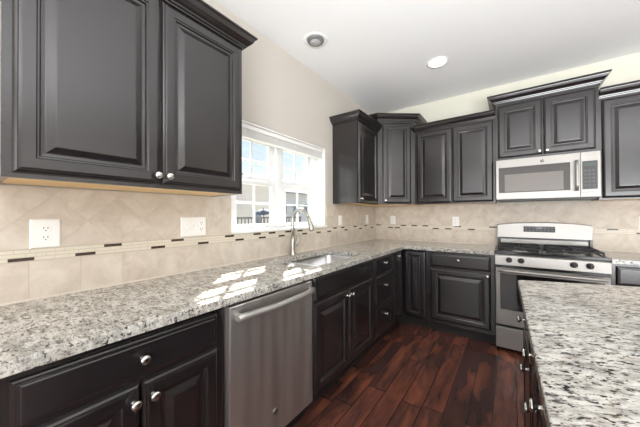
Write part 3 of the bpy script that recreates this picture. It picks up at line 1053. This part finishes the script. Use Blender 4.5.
m.box(xd + 0.012, w_ - 0.022, -0.4035, -0.4021, 0.072, 0.318)
m.mi = 2
m.box(xd + 0.022, w_ - 0.032, -0.4041, -0.4036, 0.275, 0.303)
m.mi = 3
for i in range(3):
    for j in range(5):
        x = xd + 0.024 + i * 0.026
        z = 0.100 + j * 0.032
        m.box(x, x + 0.016, -0.4041, -0.4036, z, z + 0.013)
m.mi = 4
for i in range(3):
    x = xd + 0.014 + i * 0.034
    m.box(x, x + 0.022, -0.4045, -0.4021, 0.038, 0.056, bev=0.001)
m.done('control_panel', [M_steel, M_plastic, mat('green_grey_display', lin(66, 78, 66), 0.2), mat('keypad_print', lin(78, 77, 75), 0.5), M_btn], mw)
m = MB()
m.box(0.02, w_ - 0.02, -0.36, -0.04, -0.010, -0.0005)
for i in range(12):
    m.box(0.04 + i * 0.057, 0.085 + i * 0.057, -0.30, -0.12, -0.013, -0.0105)
m.done('grease_filter', M_plastic, mw)

# ------------------------------------------------------------------ island
IR = math.radians(-91.2)      # its fronts face the sink side
isl_far = (1.656, -1.872)
def island_edge(y): return 1.656 + 0.0215 * (-1.872 - y)
pts = [(1.668, -1.868), (1.656, -1.886), (island_edge(-4.1), -4.1), (2.95, -4.1), (2.95, -1.440)]
o = MB().poly(pts, 0.8775, 0.914).done('island_countertop', M_gran, loc=(2.2, -2.9, 0.8775), rotz=0.5, bevel=0.004)
tag(o, 'large speckled granite countertop on the kitchen island in the right foreground', 'countertop')
ang = math.atan(0.0215)
def isl(label, s0, w, fronts):
    # origin at the cabinet's back corner; local -y is the face towards the sink
    d = 0.58
    # face line: 0.034 m inside the counter edge
    dirv = Vector((math.sin(ang), -math.cos(ang)))        # along the run, towards the camera
    nrm = Vector((-math.cos(ang), -math.sin(ang)))        # outwards
    p0 = Vector((1.656, -1.872)) - nrm * 0.037 + dirv * s0 - nrm * d
    rot = math.atan2(dirv.y, dirv.x)
    return base_cabinet(label, (p0.x, p0.y, 0), rot, w, fronts, d=d)
def two(w): return [('drawer', 0.020, w - 0.020, 0.712, 0.862, [(w / 2, 0.790)]),
                    ('door', 0.020, w / 2 - 0.003, 0.125, 0.700, [(w / 2 - 0.03, 0.655)]),
                    ('door', w / 2 + 0.003, w - 0.020, 0.125, 0.700, [(w / 2 + 0.03, 0.655)])]
def one(w): return [('drawer', 0.020, w - 0.020, 0.712, 0.862, [(w / 2, 0.790)]),
                    ('door', 0.020, w - 0.020, 0.125, 0.700, [(w - 0.05, 0.655)])]
isl('dark wood island cabinet at the end of the island nearest the range', 0.045, 0.46, one(0.46))
isl('narrow dark wood island cabinet, second from the range end of the island', 0.5065, 0.26, one(0.26))
W3 = 0.64
isl('wide dark wood island cabinet at the picture bottom, nearest the camera', 0.768, W3, [
    ('drawer', 0.020, W3 / 2 - 0.003, 0.712, 0.862, [(0.165, 0.790)]),
    ('drawer', W3 / 2 + 0.003, W3 - 0.020, 0.712, 0.862, [(0.475, 0.790)]),
    ('door', 0.020, W3 / 2 - 0.003, 0.125, 0.700, [(W3 / 2 - 0.03, 0.655)]),
    ('door', W3 / 2 + 0.003, W3 - 0.020, 0.125, 0.700, [(W3 / 2 + 0.03, 0.655)])])

# ------------------------------------------------------------------ ceiling downlights
def downlight(label, x, y, lit):
    r = thing('recessed_downlight', label, 'ceiling light', (x, y, ZC - 0.0005))
    MB().lathe([(0.072, 0.0), (0.082, -0.001), (0.098, -0.004), (0.100, -0.0005), (0.100, 0.0)], n=32, cap0=False, cap1=False).done('trim_ring', M_white, r)
    if lit:
        MB().lathe([(0.073, -0.003), (0.070, -0.006), (0.03, -0.010), (0.002, -0.011)], n=32).done('lens', M_lamp, r)
        light('downlight_lamp', 'SPOT', (x, y, ZC - 0.02), 28, (1.0, 0.9, 0.76), direction=(0, 0, -1), spot_size=2.3, spot_blend=0.8, shadow_soft_size=0.06)
    else:
        MB().lathe([(0.073, -0.0005), (0.066, -0.012), (0.052, -0.020), (0.047, -0.018)], n=32, cap0=False, cap1=False).done('baffle', M_baffle, r)
        MB().lathe([(0.050, -0.008), (0.050, -0.016), (0.040, -0.024), (0.020, -0.029), (0.002, -0.030)], n=28).done('bulb', M_lampoff, r)
downlight('unlit grey eyeball downlight in the ceiling above the sink', 0.307, -1.868, False)
downlight('glowing recessed downlight in the ceiling, nearer the back wall', 1.062, -0.917, True)

# ------------------------------------------------------------------ outside
struct(MB().box(-70, -0.4, -10, 60, -2.2, -2.0).done('ground', M_grass))
def house(label, x, y, rot, w, dpt, h, rise, mt, wins, z=-2.0):
    r = thing('house', label, 'house', (x, y, z), rot)
    m = MB()
    m.box(0, w, 0, dpt, 0, h)
    m.loops([[(0, 0, h), (0, dpt, h), (0, dpt / 2, h + rise)], [(w, 0, h), (w, dpt, h), (w, dpt / 2, h + rise)]])
    m.done('wall', mt, r)
    m = MB()
    t_ = 0.18
    for sgn in (0, 1):
        ye = -0.5 if sgn == 0 else dpt + 0.5
        ze = h - rise / (dpt / 2) * 0.5
        m.loops([[(-0.4, ye, ze + .02), (-0.4, dpt / 2, h + rise + .02), (-0.4, dpt / 2, h + rise + t_), (-0.4, ye, ze + t_)],
                 [(w + 0.4, ye, ze + .02), (w + 0.4, dpt / 2, h + rise + .02), (w + 0.4, dpt / 2, h + rise + t_), (w + 0.4, ye, ze + t_)]])
    m.done('roof', M_roof, r)
    for (face, u, zz, ww, hh) in wins:
        m = MB()
        m2 = MB()
        if face == 'side':     # on y=0
            m.box(u - 0.08, u + ww + 0.08, -0.06, -0.001, zz - 0.08, zz + hh + 0.08)
            m2.box(u, u + ww / 2 - 0.02, -0.09, -0.061, zz, zz + hh)
            m2.box(u + ww / 2 + 0.02, u + ww, -0.09, -0.061, zz, zz + hh)
        else:                  # on x=w
            m.box(w + 0.001, w + 0.06, u - 0.08, u + ww + 0.08, zz - 0.08, zz + hh + 0.08)
            m2.box(w + 0.061, w + 0.09, u, u + ww / 2 - 0.02, zz, zz + hh)
            m2.box(w + 0.061, w + 0.09, u + ww / 2 + 0.02, u + ww, zz, zz + hh)
        f = m.done('window', M_trimw, r)
        m2.done('pane', M_hwin, f)
    return r
house('beige gabled neighbour house seen through the left half of the window', -25.0, 2.6, 0, 10.0, 10.2, 5.55, 0.95, M_siding,
      [('front', 5.2, 3.2, 0.9, 1.2), ('front', 7.9, 2.6, 0.6, 0.9)])
house('grey neighbour house with dark roof seen through the right half of the window', -20.0, 16.2, PI / 2, 13.0, 8.0, 6.1, 2.0, M_siding2,
      [('side', 2.2, 3.4, 1.1, 1.3), ('side', 4.5, 3.4, 1.1, 1.3), ('side', 6.6, 3.4, 1.1, 1.3), ('side', 2.4, 0.8, 1.6, 1.6), ('side', 5.4, 0.8, 1.3, 1.6), ('side', 8.4, 3.4, 1.1, 1.3)])
dk = thing('deck', 'raised outdoor deck with dark railing beyond the window', 'deck', (-8.6, 5.0, -2.0))
MB().box(-1.2, 1.2, -2.2, 2.2, 2.05, 2.25).done('deck_floor', M_siding2, dk)
for x in (-1.1, 1.1):
    for y in (-2.1, 2.1):
        MB().box(x - .07, x + .07, y - .07, y + .07, 0, 2.049).done('post', M_rail, dk)
m = MB()
m.box(1.12, 1.18, -2.2, 2.2, 3.12, 3.2)
m.box(1.13, 1.17, -2.2, 2.2, 2.32, 2.37)
for i in range(25):
    y = -2.17 + i * 4.34 / 24
    m.box(1.135, 1.165, y - 0.015, y + 0.015, 2.371, 3.119)
for y in (-2.17, -0.7, 0.75, 2.17):
    m.box(1.09, 1.119, y - 0.045, y + 0.045, 2.251, 3.2)
m.done('railing', M_rail, dk)
um = thing('patio_umbrella', 'charcoal patio umbrella tilted open on the deck outside', 'umbrella', (-8.5, 5.55, 0.2505))
m = MB().lathe([(0.40, 0.0), (0.29, 0.06), (0.15, 0.10), (0.01, 0.13), (0.01, 0.11), (0.15, 0.08), (0.29, 0.04)], (0, 0, 1.18), (0.25, -0.35, 1), n=8, smooth=False, cap0=False, cap1=False)
m.done('canopy', M_umb, um)
MB().cyl((0, 0, 0.05), (0.05, -0.07, 1.40), 0.022).done('pole', M_rail, um)
MB().lathe([(0.25, 0), (0.25, 0.04), (0.05, 0.07)], n=20).done('base', M_rail, um)
